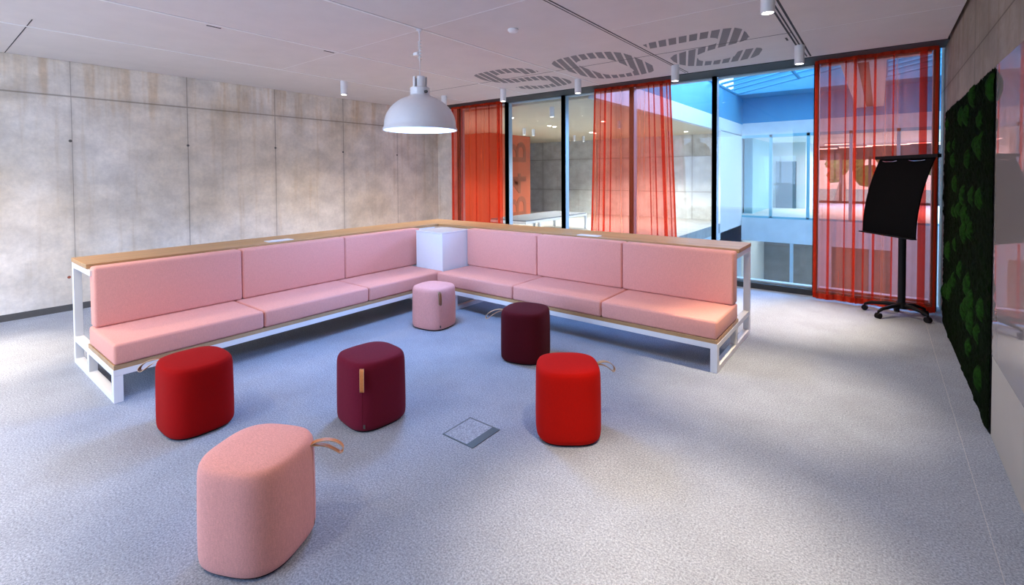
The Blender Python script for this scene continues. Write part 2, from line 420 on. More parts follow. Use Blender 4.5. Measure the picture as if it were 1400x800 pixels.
def glyph(name, loops, pitch=.105, gap=.026, slant=math.tan(math.radians(18)), z=ZC - .0012, label=None):
    # stripes: sheared so that they run straight; each stripe filled between the outline's crossings
    L = [[(x + slant * (y - 5.6), y) for x, y in lp] for lp in loops]
    xs = [p[0] for p in L[0]]; m = MB()
    def cross(x):
        c = []
        for lp in L:
            for (x1, y1), (x2, y2) in zip(lp, lp[1:] + lp[:1]):
                if (x1 > x) != (x2 > x): c.append(y1 + (x - x1) * (y2 - y1) / (x2 - x1))
        return sorted(c)
    k0 = math.floor(min(xs) / pitch); k1 = math.ceil(max(xs) / pitch)
    for k in range(k0, k1 + 1):
        a = k * pitch + gap; b = (k + 1) * pitch; n = 6
        cols = [a + (b - a) * i / n for i in range(n + 1)]
        for i in range(n):
            A = cross(cols[i] + 1e-5); B = cross(cols[i + 1] - 1e-5)
            if len(A) != len(B): A = B = cross((cols[i] + cols[i + 1]) / 2)
            for j in range(0, len(A) - 1, 2):
                P = [(cols[i], A[j]), (cols[i + 1], B[j]), (cols[i + 1], B[j + 1]), (cols[i], A[j + 1])]
                up = [(x - slant * (y - 5.6), y, ZC + .004) for x, y in P]; dn = [(x - slant * (y - 5.6), y, z) for x, y in P]
                m.quad(*dn); 
    o = m.build(name, M['perforation'], ceil)
    if label: o['label'] = label
glyph('ceiling_lettering', [S_out], label='striped perforated S in the ceiling')
glyph('ceiling_lettering', [O_out, O_in], label='striped perforated 0 in the ceiling')
glyph('ceiling_lettering', [T_out], label='striped perforated 2 in the ceiling')

# ------------------------------------------------------------------ windows
mull = [-7.03, -5.745, -4.46, -3.175, -1.905, -.655, .50]
for i in range(6):
    a, b = mull[i], mull[i + 1]
    f = MB()
    for x, w in ((a, .026), (b, .026)):
        f.box((x - w, YW, 0), (x + w, YW + .055, ZC + .28))
    f.box((a + .026, YW, 0), (b - .026, YW + .09, .075)); f.box((a + .026, YW, 2.995), (b - .026, YW + .09, ZC + .28))
    w = f.build('window_%d' % (i + 1), M['frame_dark'], kind='structure')
    g = MB()
    for x0, x1 in ((a + .002, a + .028), (b - .028, b - .002)):
        g.box((x0, YW + .06, .075), (x1, YW + .17, 2.995))
    g.box((a + .038, YW + .085, .075), (b - .038, YW + .20, .10)); g.box((a + .038, YW + .085, 2.975), (b - .038, YW + .20, 2.995))
    g.build('window_sash', M['frame_blue'], w)
    MB().box((a + .03, YW + .05, .07), (b - .03, YW + .064, 2.998)).build('pane', M['glass'], w)
MB().box((XL, YW, 0), (mull[0] - .03, YW + .2, 3.3)).build('trim_2', M['concrete_left'], kind='structure')

# curtain track -----------------------------------------------------------------------
MB().box((XL, 7.02, ZC + .085), (XR, 7.07, ZC + .115)).build('trim_3', M['frame_dark'], kind='structure')

# sheer curtains -------------------------------------------------------------------------
def curtain(x0t, x1t, x0b, x1b, label, seed, folds, amp=.016):
    """one hanging sheet of voile; folds: (place along its width 0..1, width of the tuck in m) double the cloth back on itself"""
    rnd = random.Random(seed)
    cx = (x0t + x1t) / 2; ztop = ZC + .085; zbot = .018; W = x1t - x0t
    t = thing('curtain', label, 'curtain', (cx, 7.045, 0), 0, 'sheer curtains along the glazing')
    ph = [rnd.uniform(0, 6.28) for _ in range(3)]
    wav = lambda x: amp * (math.sin(2 * PI * x / .13 + ph[0]) * .6 + math.sin(2 * PI * x / .31 + ph[1]) + .4 * math.sin(2 * PI * x / .057 + ph[2]))
    sec = []; x = 0.0
    for fu, fwid in sorted(folds) + [(1.0, 0)]:
        xf = fu * W
        n = max(2, int((xf - x) / .012))
        for k in range(n + 1):
            xx = x + (xf - x) * k / n; sec.append((xx, wav(xx)))
        x = xf
        if fwid:
            y_ = wav(xf)
            for a, dy in ((.6, .001), (1.0, .003), (1.06, .006), (1.0, .009), (.5, .010), (0, .011), (-.06, .014), (0, .017), (.5, .018), (1.0, .016)):
                sec.append((xf + a * fwid, y_ + dy))
            x = xf + 1.4 * fwid
    nz = 14
    def sheet(i0, i1, v0, v1, k, mat, name, dy=0.0):
        m = MB(); g = []
        for (x, y) in sec[i0:i1]:
            col_ = []
            for j in range(k + 1):
                v = v0 + (v1 - v0) * j / k; u = x / W
                X = (x0b + (x1b - x0b) * u) * (1 - v) + (x0t + W * u) * v
                col_.append(m.bm.verts.new((X - cx, y * (1.3 - .5 * v) + dy, zbot + (ztop - zbot) * v)))
            g.append(col_)
        for a, b in zip(g, g[1:]):
            for j in range(k): m.bm.faces.new((a[j], b[j], b[j + 1], a[j + 1]))
        return m.build(name, mat, t, smooth=True, recalc=False)
    n = len(sec)
    sheet(0, n, 0, 1, nz, M['curtain'], 'sheer_cloth')
    sheet(0, n, 0, .022, 1, M['curtain_hem'], 'bottom_hem', -.003)
    sheet(0, n, .965, 1, 1, M['curtain_hem'], 'heading_tape', -.003)
    for i0, i1 in ((0, 3), (n - 3, n)): sheet(i0, i1, 0, 1, nz, M['curtain_hem'], 'side_hem', -.003)
    return t
curtain(-7.06, -5.68, -7.06, -5.68, 'sheer orange-red curtain beside the concrete wall, hanging behind the white pendant lamp', 3,
        [(.015, .05), (.22, .02), (.50, .03), (.74, .02), (.90, .07)])
curtain(-3.72, -2.47, -3.80, -2.34, 'sheer orange-red curtain in mid glazing behind the bench shelf, flaring slightly at its foot', 5,
        [(.07, .012), (.13, .035), (.23, .022), (.72, .014), (.78, .020), (.86, .045), (.94, .014)])
curtain(-.655, .503, -.66, .505, 'sheer red curtain at the moss wall end, hanging to the floor behind the black flipchart', 9,
        [(.0, .03), (.125, .024), (.27, .012), (.345, .026), (.43, .014), (.51, .020), (.66, .012), (.865, .060)])

# ------------------------------------------------------------------ bench sofas
T = .055
def cushion(name, a, b, mat, par, bev=.028):
    return MB().box(a, b, bev, 4).build(name, mat, par, smooth=True)

# bench along the concrete wall: runs in y, front towards +x
B1 = thing('bench_sofa', 'long pink bench sofa on white steel frame running parallel to the concrete wall', 'sofa', (-4.86, 2.5, 0), 0, 'corner bench sofas')
def loc1(p): return (p[0] + 4.86, p[1] - 2.5, p[2])
def pb1(name, a, b, mat, bev=.0, par=B1): return MB().box(loc1(a), loc1(b), bev, 2).build(name, mat, par)
XB, XF, XM = -5.48, -4.24, -4.955
y0, y1 = .885, 4.05
for ya in (y0, y1 - T):
    pb1('rear_post', (XB, ya, 0), (XB + T, ya + T, .868), M['steel_white'], .002)
    pb1('middle_post', (XM - T, ya, T - .01), (XM, ya + T, .190), M['steel_white'], .002)
    pb1('front_post', (XF - T, ya, 0), (XF, ya + T, .190), M['steel_white'], .002)
    pb1('floor_rail', (XB + T, ya, 0), (XF - T, ya + T, T - .01), M['steel_white'], .002)
    pb1('side_rail', (XB + T, ya, .19), (XF - T, ya + T, .235), M['steel_white'], .002)
    pb1('top_rail', (XB + T, ya, .825), (XM + .10, ya + T, .868), M['steel_white'], .002)
pb1('front_rail', (XF - T, y0, .19), (XF, 4.02, .235), M['steel_white'], .002)
pb1('rear_rail', (XB, y0 + T, .825), (XB + T, 5.1, .868), M['steel_white'], .002)
pb1('seat_board', (XM - .02, y0 + .003, .235), (XF, 4.64, .268), M['ply'], .002)
pb1('back_panel', (XM - .004, y0 + .03, .27), (XM + .010, 4.60, .868), M['steel_white'], .0)
pb1('shelf_top', (XB - .005, y0 - .002, .87), (XM - .002, 5.172, .906), M['oak'], .003)
ys = [(.888, 1.918), (1.922, 2.99), (2.994, 4.068)]
for a, b in ys:
    cushion('seat_cushion', loc1((-4.94, a, .2685)), loc1((XF + .008, b, .418)), M['pink'], B1, .022)
ys = [(.90, 1.981), (1.984, 3.085), (3.088, 4.20)]
for a, b in ys:
    cushion('back_cushion', loc1((-4.943, a, .418)), loc1((-4.803, b, .893)), M['pink'], B1, .022)

# bench along the glazing: runs in x, front towards -y
B2 = thing('bench_sofa', 'long pink bench sofa on white steel frame with its back to the glazing', 'sofa', (-2.6, 4.6, 0), 0, 'corner bench sofas')
def loc2(p): return (p[0] + 2.6, p[1] - 4.6, p[2])
def pb2(name, a, b, mat, bev=.0): return MB().box(loc2(a), loc2(b), bev, 2).build(name, mat, B2)
YF, YR, YM = 3.955, 5.172, 4.655
x1, x0 = -1.008, -3.99
for xa in (x1 - T, x0):
    pb2('rear_post', (xa, YR - T, 0), (xa + T, YR, .868), M['steel_white'], .002)
    pb2('middle_post', (xa, YM - .06, T - .01), (xa + T, YM - .06 + T, .190), M['steel_white'], .002)
    pb2('front_post', (xa, YF, 0), (xa + T, YF + T, .190), M['steel_white'], .002)
    pb2('floor_rail', (xa, YF + T, 0), (xa + T, YR - T, T - .01), M['steel_white'], .002)
    pb2('side_rail', (xa, YF + T, .19), (xa + T, YR - T, .235), M['steel_white'], .002)
    pb2('top_rail', (xa, YM - .03, .825), (xa + T, YR - T, .868), M['steel_white'], .002)
pb2('front_rail', (-4.235, YF, .19), (x1, YF + T, .235), M['steel_white'], .002)
pb2('rear_rail', (-5.42, YR - T, .825), (x1 - T, YR, .868), M['steel_white'], .002)
pb2('seat_board', (-4.238, YF, .235), (x1 - .003, YM + .02, .268), M['oak_cross'], .002)
pb2('back_panel', (-4.80, YM + .004, .27), (x1 - .03, YM + .018, .868), M['steel_white'])
pb2('shelf_top', (-4.955, YM + .006, .87), (x1 + .004, YR, .906), M['oak_cross'], .003)
for a, b in ((-4.226, -3.072), (-3.068, -2.034), (-2.030, -1.010)):
    cushion('seat_cushion', loc2((a, YF - .006, .2685)), loc2((b, YM - .01, .418)), M['pink'], B2, .022)
for a, b in ((-4.248, -3.142), (-3.138, -2.079), (-2.075, -1.016)):
    cushion('back_cushion', loc2((a, 4.505, .418)), loc2((b, YM, .893)), M['pink'], B2, .022)

# white corner box
cb = thing('corner_box', 'white lacquered box filling the inner corner where both bench sofas meet', 'box', (-4.5, 4.3, .269))
MB().box((-.24, -.222, 0), (.245, .25, .598), .004).build('box_body', M['white_gloss'], cb)
MB().box((-.243, -.226, .599), (.248, .253, .613), .003).build('box_lid', M['white_gloss'], cb)

# socket panels in the shelf tops
def socket(x, y, w, d, label):
    t = thing('socket_panel', label, 'socket', (x, y, .906), 0, 'socket panels in the bench shelves')
    MB().box((-w / 2, -d / 2, 0), (w / 2, d / 2, .008), .003).build('cover_plate', M['steel_white'], t)
    for k in (-1, 1):
        q = (0, k * .06) if d > w else (k * .06, 0)
        MB().lathe([(.0, .008), (.022, .008), (.022, .0095), (.0, .0095)], 20, (q[0], q[1], 0)).build('outlet', M['joint_white'], t)
socket(-5.06, 2.46, .12, .26, 'white socket panel set in the shelf of the bench by the concrete wall')
socket(-2.57, 4.72, .26, .10, 'white socket panel set in the shelf of the bench by the glazing')

# ------------------------------------------------------------------ stools (poufs)
def pouf(x, y, a, b, n, rot, hang, mat, strapmat, label, side_k=1.0, hm=None, hlen=1.0, droop=0.0, h=.437):
    t = thing('pouf', label, 'stool', (x, y, 0), 0, 'upholstered stools')
    seg = 72
    def sup(k, s):
        th = 2 * PI * k / seg; c, si = math.cos(th), math.sin(th)
        r = (abs(c / (a * s)) ** n + abs(si / (b * s)) ** n) ** (-1 / n)
        return r * math.cos(th + rot), r * math.sin(th + rot)
    prof = [(.90, .012), (.955, .014), (.985, .024), (1.0, .045), (1.005, .12), (1.0, .25), (.992, .36), (.985, .392), (.965, .415), (.925, .430), (.85, .4365), (.6, .440), (.3, .442)]
    m = MB(); rings = []
    for s, z in prof:
        rings.append([m.bm.verts.new((*sup(k, s), z * h / .442)) for k in range(seg)])
    for i in range(len(rings) - 1):
        for k in range(seg):
            m.bm.faces.new((rings[i][k], rings[i][(k + 1) % seg], rings[i + 1][(k + 1) % seg], rings[i + 1][k]))
    m.bm.faces.new(rings[0][::-1]); m.bm.faces.new(rings[-1])
    body = m.build('body', mat, t, smooth=True)
    for p in body.data.polygons: p.use_smooth = True
    pl = MB(); r0 = [pl.bm.verts.new((*sup(k, .90), 0)) for k in range(seg)]; r1 = [pl.bm.verts.new((*sup(k, .90), .0125)) for k in range(seg)]
    for k in range(seg): pl.bm.faces.new((r0[k], r0[(k + 1) % seg], r1[(k + 1) % seg], r1[k]))
    pl.bm.faces.new(r0[::-1]); pl.bm.faces.new(r1); pl.build('base_plate', M['black'], t)
    # where the strap leaves the body
    hd = Vector((math.cos(hang), math.sin(hang), 0)); sd = Vector((-hd.y, hd.x, 0))
    th = hang - rot; rr = (abs(math.cos(th) / a) ** n + abs(math.sin(th) / b) ** n) ** (-1 / n)
    # sewn seam below the strap
    MB().tube([hd * (rr * k) + Vector((0, 0, z)) for k, z in ((.985, .03), (1.0, .06), (1.003, .13), (.999, .25), (.991, .36), (.984, .39))], .0022, 6).build('seam', mat, t, smooth=True)
    loop = [(-.006, .402), (.02, .408), (.06, .405), (.10, .392), (.135, .368), (.150, .345), (.146, .330), (.130, .330), (.105, .350), (.075, .372), (.04, .388), (.01, .396), (-.008, .398)]
    if droop:
        loop = [(-.006, .402), (.012, .404), (.026, .392), (.034, .36), (.038, .32), (.036, .285), (.028, .272), (.020, .282), (.018, .32), (.014, .36), (.006, .388), (-.006, .394)]
    pts = [hd * (rr * .985 + (r * hlen)) + sd * (side_k * max(r, 0) * .25) + Vector((0, 0, z)) for r, z in loop]
    # smooth path
    P = []
    for i in range(len(pts) - 1):
        p0, p1, p2, p3 = pts[max(i - 1, 0)], pts[i], pts[i + 1], pts[min(i + 2, len(pts) - 1)]
        for j in range(4):
            u = j / 4
            P.append(.5 * ((2 * p1) + (p2 - p0) * u + (2 * p0 - 5 * p1 + 4 * p2 - p3) * u * u + (3 * p1 - p0 - 3 * p2 + p3) * u ** 3))
    P.append(pts[-1])
    hnd = MB().ribbon(P, sd, .024, .0032).build('strap_handle', strapmat, t, smooth=True)
    for q in (-1, 1):
        MB().ribbon([p + sd * (q * .0122) for p in P], sd, .0012, .0036).build('strap_edge', M['edge_pale'], hnd, smooth=True)
    tg = MB().box((-.006, -.001, -.012), (.006, .0015, .012)).build('care_tag', M['plug_dark'], t)
    tg.location = hd * (rr * 1.004) + sd * .012 + Vector((0, 0, .045)); tg.rotation_euler = (0, 0, hang + PI / 2)
    return t
R = math.radians
pouf(-2.118, .925, .203, .200, 3.0, R(26), R(54), M['pale_pink'], M['leather'], 'pale pink upholstered stool nearest the viewer, tan leather strap sticking out', hlen=.86)
pouf(-3.490, 1.140, .222, .193, 3.0, R(0), R(208), M['red'], M['leather_dark'], 'deep red upholstered stool by the open end of the bench along the concrete wall', hlen=1.0)
pouf(-2.654, 1.885, .202, .194, 3.1, R(-6), R(-50), M['maroon'], M['leather'], 'wine-red upholstered stool in mid floor with tan strap hanging down its front', droop=1)
pouf(-1.520, 2.512, .198, .192, 2.9, R(37), R(52), M['orange_red'], M['leather_pale'], 'bright orange-red upholstered stool beside the floor hatch', hlen=.9)
pouf(-2.440, 3.330, .200, .205, 2.9, R(15), R(206), M['dark_maroon'], M['leather_pale'], 'dark maroon upholstered stool behind the orange-red one, in front of the glazing-side bench', hlen=1.0)
pouf(-3.735, 3.450, .208, .197, 2.9, R(8), R(-30), M['pale_pink'], M['leather_dark'], 'small-looking pink upholstered stool in the corner below the white box', droop=1)

# ------------------------------------------------------------------ floor hatch
fh = thing('floor_hatch', 'square flush floor socket hatch in the grey carpet', 'hatch', (-1.988, 2.137, 0))
f = MB(); s = .126
for a, b in (((-s, -s), (s, -s + .008)), ((-s, s - .008), (s, s)), ((-s, -s + .008), (-s + .008, s - .008)), ((s - .008, -s + .008), (s, s - .008))):
    f.box((a[0], a[1], .0), (b[0], b[1], .004))
f.build('frame', M['hatch_steel'], fh)
MB().box((-s + .008, -s + .008, 0), (s - .056, s - .008, .0030)).build('lid', M['carpet'], fh)
MB().box((s - .056, -s + .008, 0), (s - .008, s - .008, .0036)).build('cable_flap', M['hatch_steel'], fh)

# ------------------------------------------------------------------ pendant lamp
pl = thing('pendant_lamp', 'large white dome pendant lamp hanging above the pink benches', 'lamp', (-3.45, 3.035, 0))
R0 = .335; zr = 2.02
prof_o = []
for i in range(19):
    t_ = i / 18 * R(84)
    prof_o.append((R0 * math.cos(t_), zr + .05 + .285 * math.sin(t_)))
outer = [(R0 + .012, zr), (R0 + .014, zr + .012), (R0 + .004, zr + .03), (R0, zr + .05)] + prof_o[1:-2]
outer = [p for p in outer if p[0] > .09] + [(.088, zr + .338)]
inner = [(max(r - .006, .05), z - .006) for r, z in outer[::-1]]
m = MB(); prof = outer + inner; prof[-1] = (R0 + .004, zr + .002); prof.append(prof[0]); m.lathe(prof, 64, caps=False)
m.build('shade', M['shade_white'], pl, smooth=True)
MB().lathe([(.088, zr + .325), (.092, zr + .33), (.092, zr + .40), (.084, zr + .405), (.0, zr + .405)], 40).build('collar', M['shade_white'], pl, smooth=True)
nk = MB()
for k in range(4):
    t0 = k * PI / 2 + .45; n_ = 8
    for i in range(n_):
        ta, tb = t0 + i * (1.15 / n_), t0 + (i + 1) * (1.15 / n_)
        for (ra, rb) in (((.066, .066)),):
            pass
        A = [(.066 * math.cos(t), .066 * math.sin(t)) for t in (ta, tb)]; Bq = [(.058 * math.cos(t), .058 * math.sin(t)) for t in (ta, tb)]
        z0_, z1_ = zr + .40, zr + .505
        nk.quad((*A[0], z0_), (*A[1], z0_), (*A[1], z1_), (*A[0], z1_))
        nk.quad((*Bq[1], z0_), (*Bq[0], z0_), (*Bq[0], z1_), (*Bq[1], z1_))
        nk.quad((*A[0], z1_), (*A[1], z1_), (*Bq[1], z1_), (*Bq[0], z1_))
nk.build('slotted_neck', M['shade_white'], pl)
MB().tube([(0, 0, zr + .40), (0, 0, zr + .50)], .017, 12).build('cable_grip', M['plug_dark'], pl, smooth=True)
MB().lathe([(0, 0), (.014, 0), (.014, .02), (.008, .03), (0, .03)], 16, (.093, -.02, zr + .355), 'X').build('thumb_screw', M['plug_dark'], pl, smooth=True)
MB().lathe([(.0, zr + .05), (.035, zr + .06), (.055, zr + .10), (.05, zr + .15), (.025, zr + .21), (.02, zr + .32), (0, zr + .32)], 24).build('bulb', M['bulb_cold'], pl, smooth=True)
MB().tube([(0, 0, zr + .50), (.002, 0, 2.66), (-.002, 0, 2.78), (0, 0, 2.95)], .0045, 8).build('cable', M['steel_white'], pl, smooth=True)
MB().lathe([(.0, 2.974), (.03, 2.974), (.03, 2.965), (.012, 2.955), (.006, 2.93), (0, 2.93)], 20).build('ceiling_hook', M['steel_white'], pl, smooth=True)
cc = []
for i in range(60):
    u = i / 59
    cc.append((.018 * math.sin(u * 40), .012 * math.cos(u * 40), 2.87 - .19 * u))
MB().tube(cc, .004, 6).build('cable_coil', M['white_gloss'], pl, smooth=True)
pg = MB().box((-.075, -.02, 2.735), (-.012, .02, 2.765), .008).build('plug', M['joint_white'], pl)
for k in (-1, 1): MB().lathe([(0, 0), (.003, 0), (.003, .05), (0, .05)], 8, (-.125, k * .011, 2.748), 'X').build('plug_pin', M['chrome'], pg)

# ------------------------------------------------------------------ cylinder spotlights
spot_xy = [
    (-6.20, 4.00, 'white cylinder spotlight hanging alone in front of the concrete wall', True),
    (-.665, 3.94, 'white cylinder spotlight by the slotted ceiling track, cut off by the top of the picture', True),
    (-.700, 5.99, 'white cylinder spotlight at the end of the slotted track over the flipchart side glazing', True),
    (-2.075, 6.08, 'white cylinder spotlight at the edge of the curtain hanging in mid glazing', True),
    (-3.49, 6.08, 'white cylinder spotlight below the striped 0, between the two bare panes', True),
    (-4.81, 5.98, 'white cylinder spotlight below the striped S, beside the curtain at the concrete wall', True),
    (-6.02, 5.84, 'white cylinder spotlight half hidden behind the dome of the pendant lamp', True),
]
ZS = 2.775
hous = MB().lathe([(.0, 0.20), (.048, 0.20), (.048, .004), (.046, 0), (.040, 0), (.038, .012), (.0, .014)], 32)
me_h = bpy.data.meshes.new('housing')
bmesh.ops.recalc_face_normals(hous.bm, faces=hous.bm.faces[:]); hous.bm.to_mesh(me_h); hous.bm.free()
for p in me_h.polygons: p.use_smooth = True
me_h.set_sharp_from_angle(angle=R(35)); me_h.materials.append(M['steel_white'])
ln = MB().lathe([(0, .006), (.036, .006), (.037, .009), (0, .010)], 28)
me_l = bpy.data.meshes.new('lens'); bmesh.ops.recalc_face_normals(ln.bm, faces=ln.bm.faces[:]); ln.bm.to_mesh(me_l); ln.bm.free(); me_l.materials.append(M['lamp_glow'])
WARM = (1.0, .775, .53)
def spotlamp(x, y, z, watt, deg=88, blend=.75, col=WARM, r=.035):
    l = bpy.data.lights.new('spot_beam', 'SPOT'); l.energy = watt; l.color = col; l.spot_size = R(deg); l.spot_blend = blend; l.shadow_soft_size = r
    o = bpy.data.objects.new('spot_beam', l); COL.objects.link(o); o.location = (x, y, z); return o
def spotlight(x, y, label, zc=ZC, group='white cylinder spotlights on the ceiling', cat='spotlight'):
    t = thing('ceiling_spotlight', label, cat, (x, y, zc - .20), 0, group)
    for n_, me in (('housing', me_h), ('lens', me_l)):
        o = bpy.data.objects.new(n_, me); COL.objects.link(o); o.parent = t
    return t
for x, y, lab, _ in spot_xy:
    spotlight(x, y, lab)
# each fitting: a soft narrow beam and the weaker spill of its reflector
W = 180
for (x, y, w) in ((-6.20, 4.00, 1.9), (-.665, 3.94, 1.0), (-.70, 5.99, 1.55), (-2.075, 6.08, .9), (-3.49, 6.08, .9), (-4.81, 5.98, .9), (-6.02, 5.84, 1.7),
                  (-.68, 1.95, 1.3), (-.68, -.10, .08), (-2.09, -.35, .7), (-3.46, -.25, 1.0), (-4.80, -.1, .9), (-6.18, .15, 2.1), (-6.18, -1.9, 1.3)):
    spotlamp(x, y, ZS - .004, W * w * (1.85 if x > -1 else 1.55), 46, 1.0)
    spotlamp(x, y, ZS - .006, W * w * (.38 if x > -1 else .52), 124, 1.0)

# cold light added in the pendant to turn the middle of the floor blue
spotlamp(-3.45, 3.035, 2.05, 165, 160, .12, (.31, .53, 1.0), .27)

# smoke detector
sd_ = MB().lathe([(.0, .0), (.05, .0), (.052, -.012), (.04, -.028), (.015, -.034), (0, -.034)], 28, (-2.76, 3.59, ZC)).build('smoke_detector', M['joint_white'], smooth=True)
tag(sd_, 'tiny round white smoke detector on the plain ceiling panel', 'detector')

# ------------------------------------------------------------------ flipchart stand
fc = thing('flipchart', 'black flipchart with curved board on a five-star castor base beside the moss wall', 'flipchart', (.205, 6.80, 0))
fw = Vector((-.613, .790, 0)); nr = Vector((-.790, -.613, 0))     # along the board, out of its face
MB().tube([(0, 0, .10), (0, 0, 1.62)], .035, 16).build('column', M['black'], fc, smooth=True)
MB().lathe([(0, .085), (.06, .085), (.055, .125), (.038, .15), (0, .15)], 24).build('base_hub', M['black'], fc, smooth=True)
for ang, ln_ in ((173, .33), (234, .345), (322, .27), (35, .25), (103, .17)):
    d = Vector((math.cos(R(ang)), math.sin(R(ang)), 0)); sdv = Vector((-d.y, d.x, 0))
    lg = MB().tube([d * .03 + Vector((0, 0, .115)), d * (.12) + Vector((0, 0, .118)), d * (ln_ - .06) + Vector((0, 0, .100)), d * ln_ + Vector((0, 0, .075))], [.026, .022, .018, .013], 10).build('base_leg', M['black'], fc, smooth=True)
    c = d * ln_
    w_ = MB()
    for k in (-1, 1):
        mm = Matrix.Rotation(math.atan2(sdv.y, sdv.x), 4, 'Z')
        r_ = bmesh.ops.create_cone(w_.bm, cap_ends=True, segments=20, radius1=.031, radius2=.031, depth=.018)
        for v in r_['verts']:
            co = Vector((v.co.z, v.co.x, v.co.y)); v.co = c + mm @ co + sdv * (k * .013) + Vector((0, 0, .0315))
    w_.box(c - Vector((.010, .010, -.055)), c + Vector((.010, .010, .078)))
    w_.build('castor', M['black'], lg, smooth=False)
bc = Vector((-.125, -.19, 0))
def bp_(u, v, off=0.0):   # u along the board, v 0..1 upwards, curved like a bent sheet
    h = .905 + .86 * v
    back = -.01 - .20 * v * v + .03 * (1 - v) * 0
    p = bc + fw * u - nr * (-.02 + back * -1 - off) + Vector((0, 0, h))
    return p
m = MB(); nU, nV = 6, 16; G = []
for off in (.007, -.007):
    G.append([[m.bm.verts.new(bp_(-.36 + .72 * i / nU, j / nV, off)) for j in range(nV + 1)] for i in range(nU + 1)])
for s_, g in enumerate(G):
    for i in range(nU):
        for j in range(nV): m.bm.faces.new((g[i][j], g[i + 1][j], g[i + 1][j + 1], g[i][j + 1]))
for i in range(nU):
    for j in (0, nV): m.bm.faces.new((G[0][i][j], G[0][i + 1][j], G[1][i + 1][j], G[1][i][j]))
for j in range(nV):
    for i in (0, nU): m.bm.faces.new((G[0][i][j], G[0][i][j + 1], G[1][i][j + 1], G[1][i][j]))
m.build('board', M['black_sheet'], fc, smooth=True)
a, b = bp_(-.41, 1.0, .012), bp_(.41, 1.0, .012)
MB().ribbon([a, a.lerp(b, .5), b], (Vector((0, 0, 1))), .035, .04).build('paper_clamp', M['black'], fc)
for u in (-.17, .19):
    MB().tube([bp_(u - .10, .955, .016), bp_(u - .05, .945, .020), bp_(u + .05, .945, .020), bp_(u + .10, .955, .016)], .004, 8).build('clamp_wire', M['chrome'], fc, smooth=True)
MB().ribbon([bp_(-.37, .008, .02), bp_(0, .008, .02), bp_(.37, .008, .02)], nr, .05, .012).build('pen_tray', M['black'], fc)
MB().tube([Vector((0, 0, 1.50)), bp_(0, .70, -.01)], .02, 10).build('board_bracket', M['black'], fc, smooth=True)

# ------------------------------------------------------------------ moss panel, glass board, cladding on the right wall
mp_ = thing('moss_panel', 'tall dark green moss panel on the concrete wall beside the flipchart', 'wall panel', (XR, 5.43, 0))
YA, YZ, ZT = 4.035, 6.74, 2.225
MB().box((-.024, YA - 5.43, .0), (-.001, YZ - 5.43, ZT - .01)).build('backing_board', M['black'], mp_)
def moss_mat():
    m, nt, out = newmat('moss_tufts')
    b = N(nt, 'ShaderNodeBsdfPrincipled', Roughness=1.0); b.inputs['Specular IOR Level'].default_value = .05
    geo = N(nt, 'ShaderNodeNewGeometry')
    n = N(nt, 'ShaderNodeTexNoise', Scale=28.0, Detail=6.0, Roughness=.75); nt.links.new(geo.outputs['Position'], n.inputs['Vector'])
    oi = N(nt, 'ShaderNodeVertexColor', layer_name='tuft')
    r = N(nt, 'ShaderNodeValToRGB'); e = r.color_ramp.elements
    e[0].position = .30; e[0].color = (.010, .014, .004, 1); e[1].position = .74; e[1].color = (.030, .080, .010, 1)
    nt.links.new(n.outputs['Fac'], r.inputs[0])
    x = N(nt, 'ShaderNodeMix', data_type='RGBA', blend_type='MULTIPLY'); x.inputs[0].default_value = 1
    nt.links.new(r.outputs[0], x.inputs[6]); nt.links.new(oi.outputs[0], x.inputs[7])
    nt.links.new(x.outputs[2], b.inputs['Base Color']); nt.links.new(b.outputs[0], out.inputs[0])
    bpn = N(nt, 'ShaderNodeBump', Strength=.8, Distance=.02); nt.links.new(n.outputs['Fac'], bpn.inputs['Height']); nt.links.new(bpn.outputs[0], b.inputs['Normal'])
    return m
m = MB(); rnd = random.Random(4); colv = {}
ny, nz_ = 150, 120; tufts = []
for _ in range(520):
    big = rnd.random() < .10
    tufts.append((rnd.uniform(YA, YZ), rnd.uniform(.02, ZT), rnd.uniform(.055, .095) if big else rnd.uniform(.03, .07), big))
bins = {}
for tf in tufts:
    for iy in range(int((tf[0] - tf[2]) / .15), int((tf[0] + tf[2]) / .15) + 1):
        for iz in range(int((tf[1] - tf[2]) / .15), int((tf[1] + tf[2]) / .15) + 1): bins.setdefault((iy, iz), []).append(tf)
grid = []
for i in range(ny + 1):
    row = []
    for j in range(nz_ + 1):
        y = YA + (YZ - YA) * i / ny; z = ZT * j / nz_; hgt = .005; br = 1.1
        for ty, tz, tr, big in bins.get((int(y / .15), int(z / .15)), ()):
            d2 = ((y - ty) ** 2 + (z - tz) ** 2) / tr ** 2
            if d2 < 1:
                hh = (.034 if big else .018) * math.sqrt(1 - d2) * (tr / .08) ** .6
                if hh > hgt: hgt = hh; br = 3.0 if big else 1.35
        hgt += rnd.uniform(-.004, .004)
        edge = 0 if 0 < i < ny and 0 < j < nz_ else rnd.uniform(-.012, .012)
        v = m.bm.verts.new((-.026 - hgt * (1 if edge == 0 else .3), y - 5.43 + (edge if i in (0, ny) else 0), max(z + (edge if j == nz_ else 0), .004)))
        row.append(v); colv[v] = br
    grid.append(row)
lay = m.bm.loops.layers.color.new('tuft')
for i in range(ny):
    for j in range(nz_):
        f_ = m.bm.faces.new((grid[i][j], grid[i + 1][j], grid[i + 1][j + 1], grid[i][j + 1]))
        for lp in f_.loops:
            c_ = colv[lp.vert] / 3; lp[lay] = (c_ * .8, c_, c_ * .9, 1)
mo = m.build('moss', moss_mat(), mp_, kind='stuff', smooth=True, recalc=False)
for p in mo.data.polygons: p.use_smooth = True

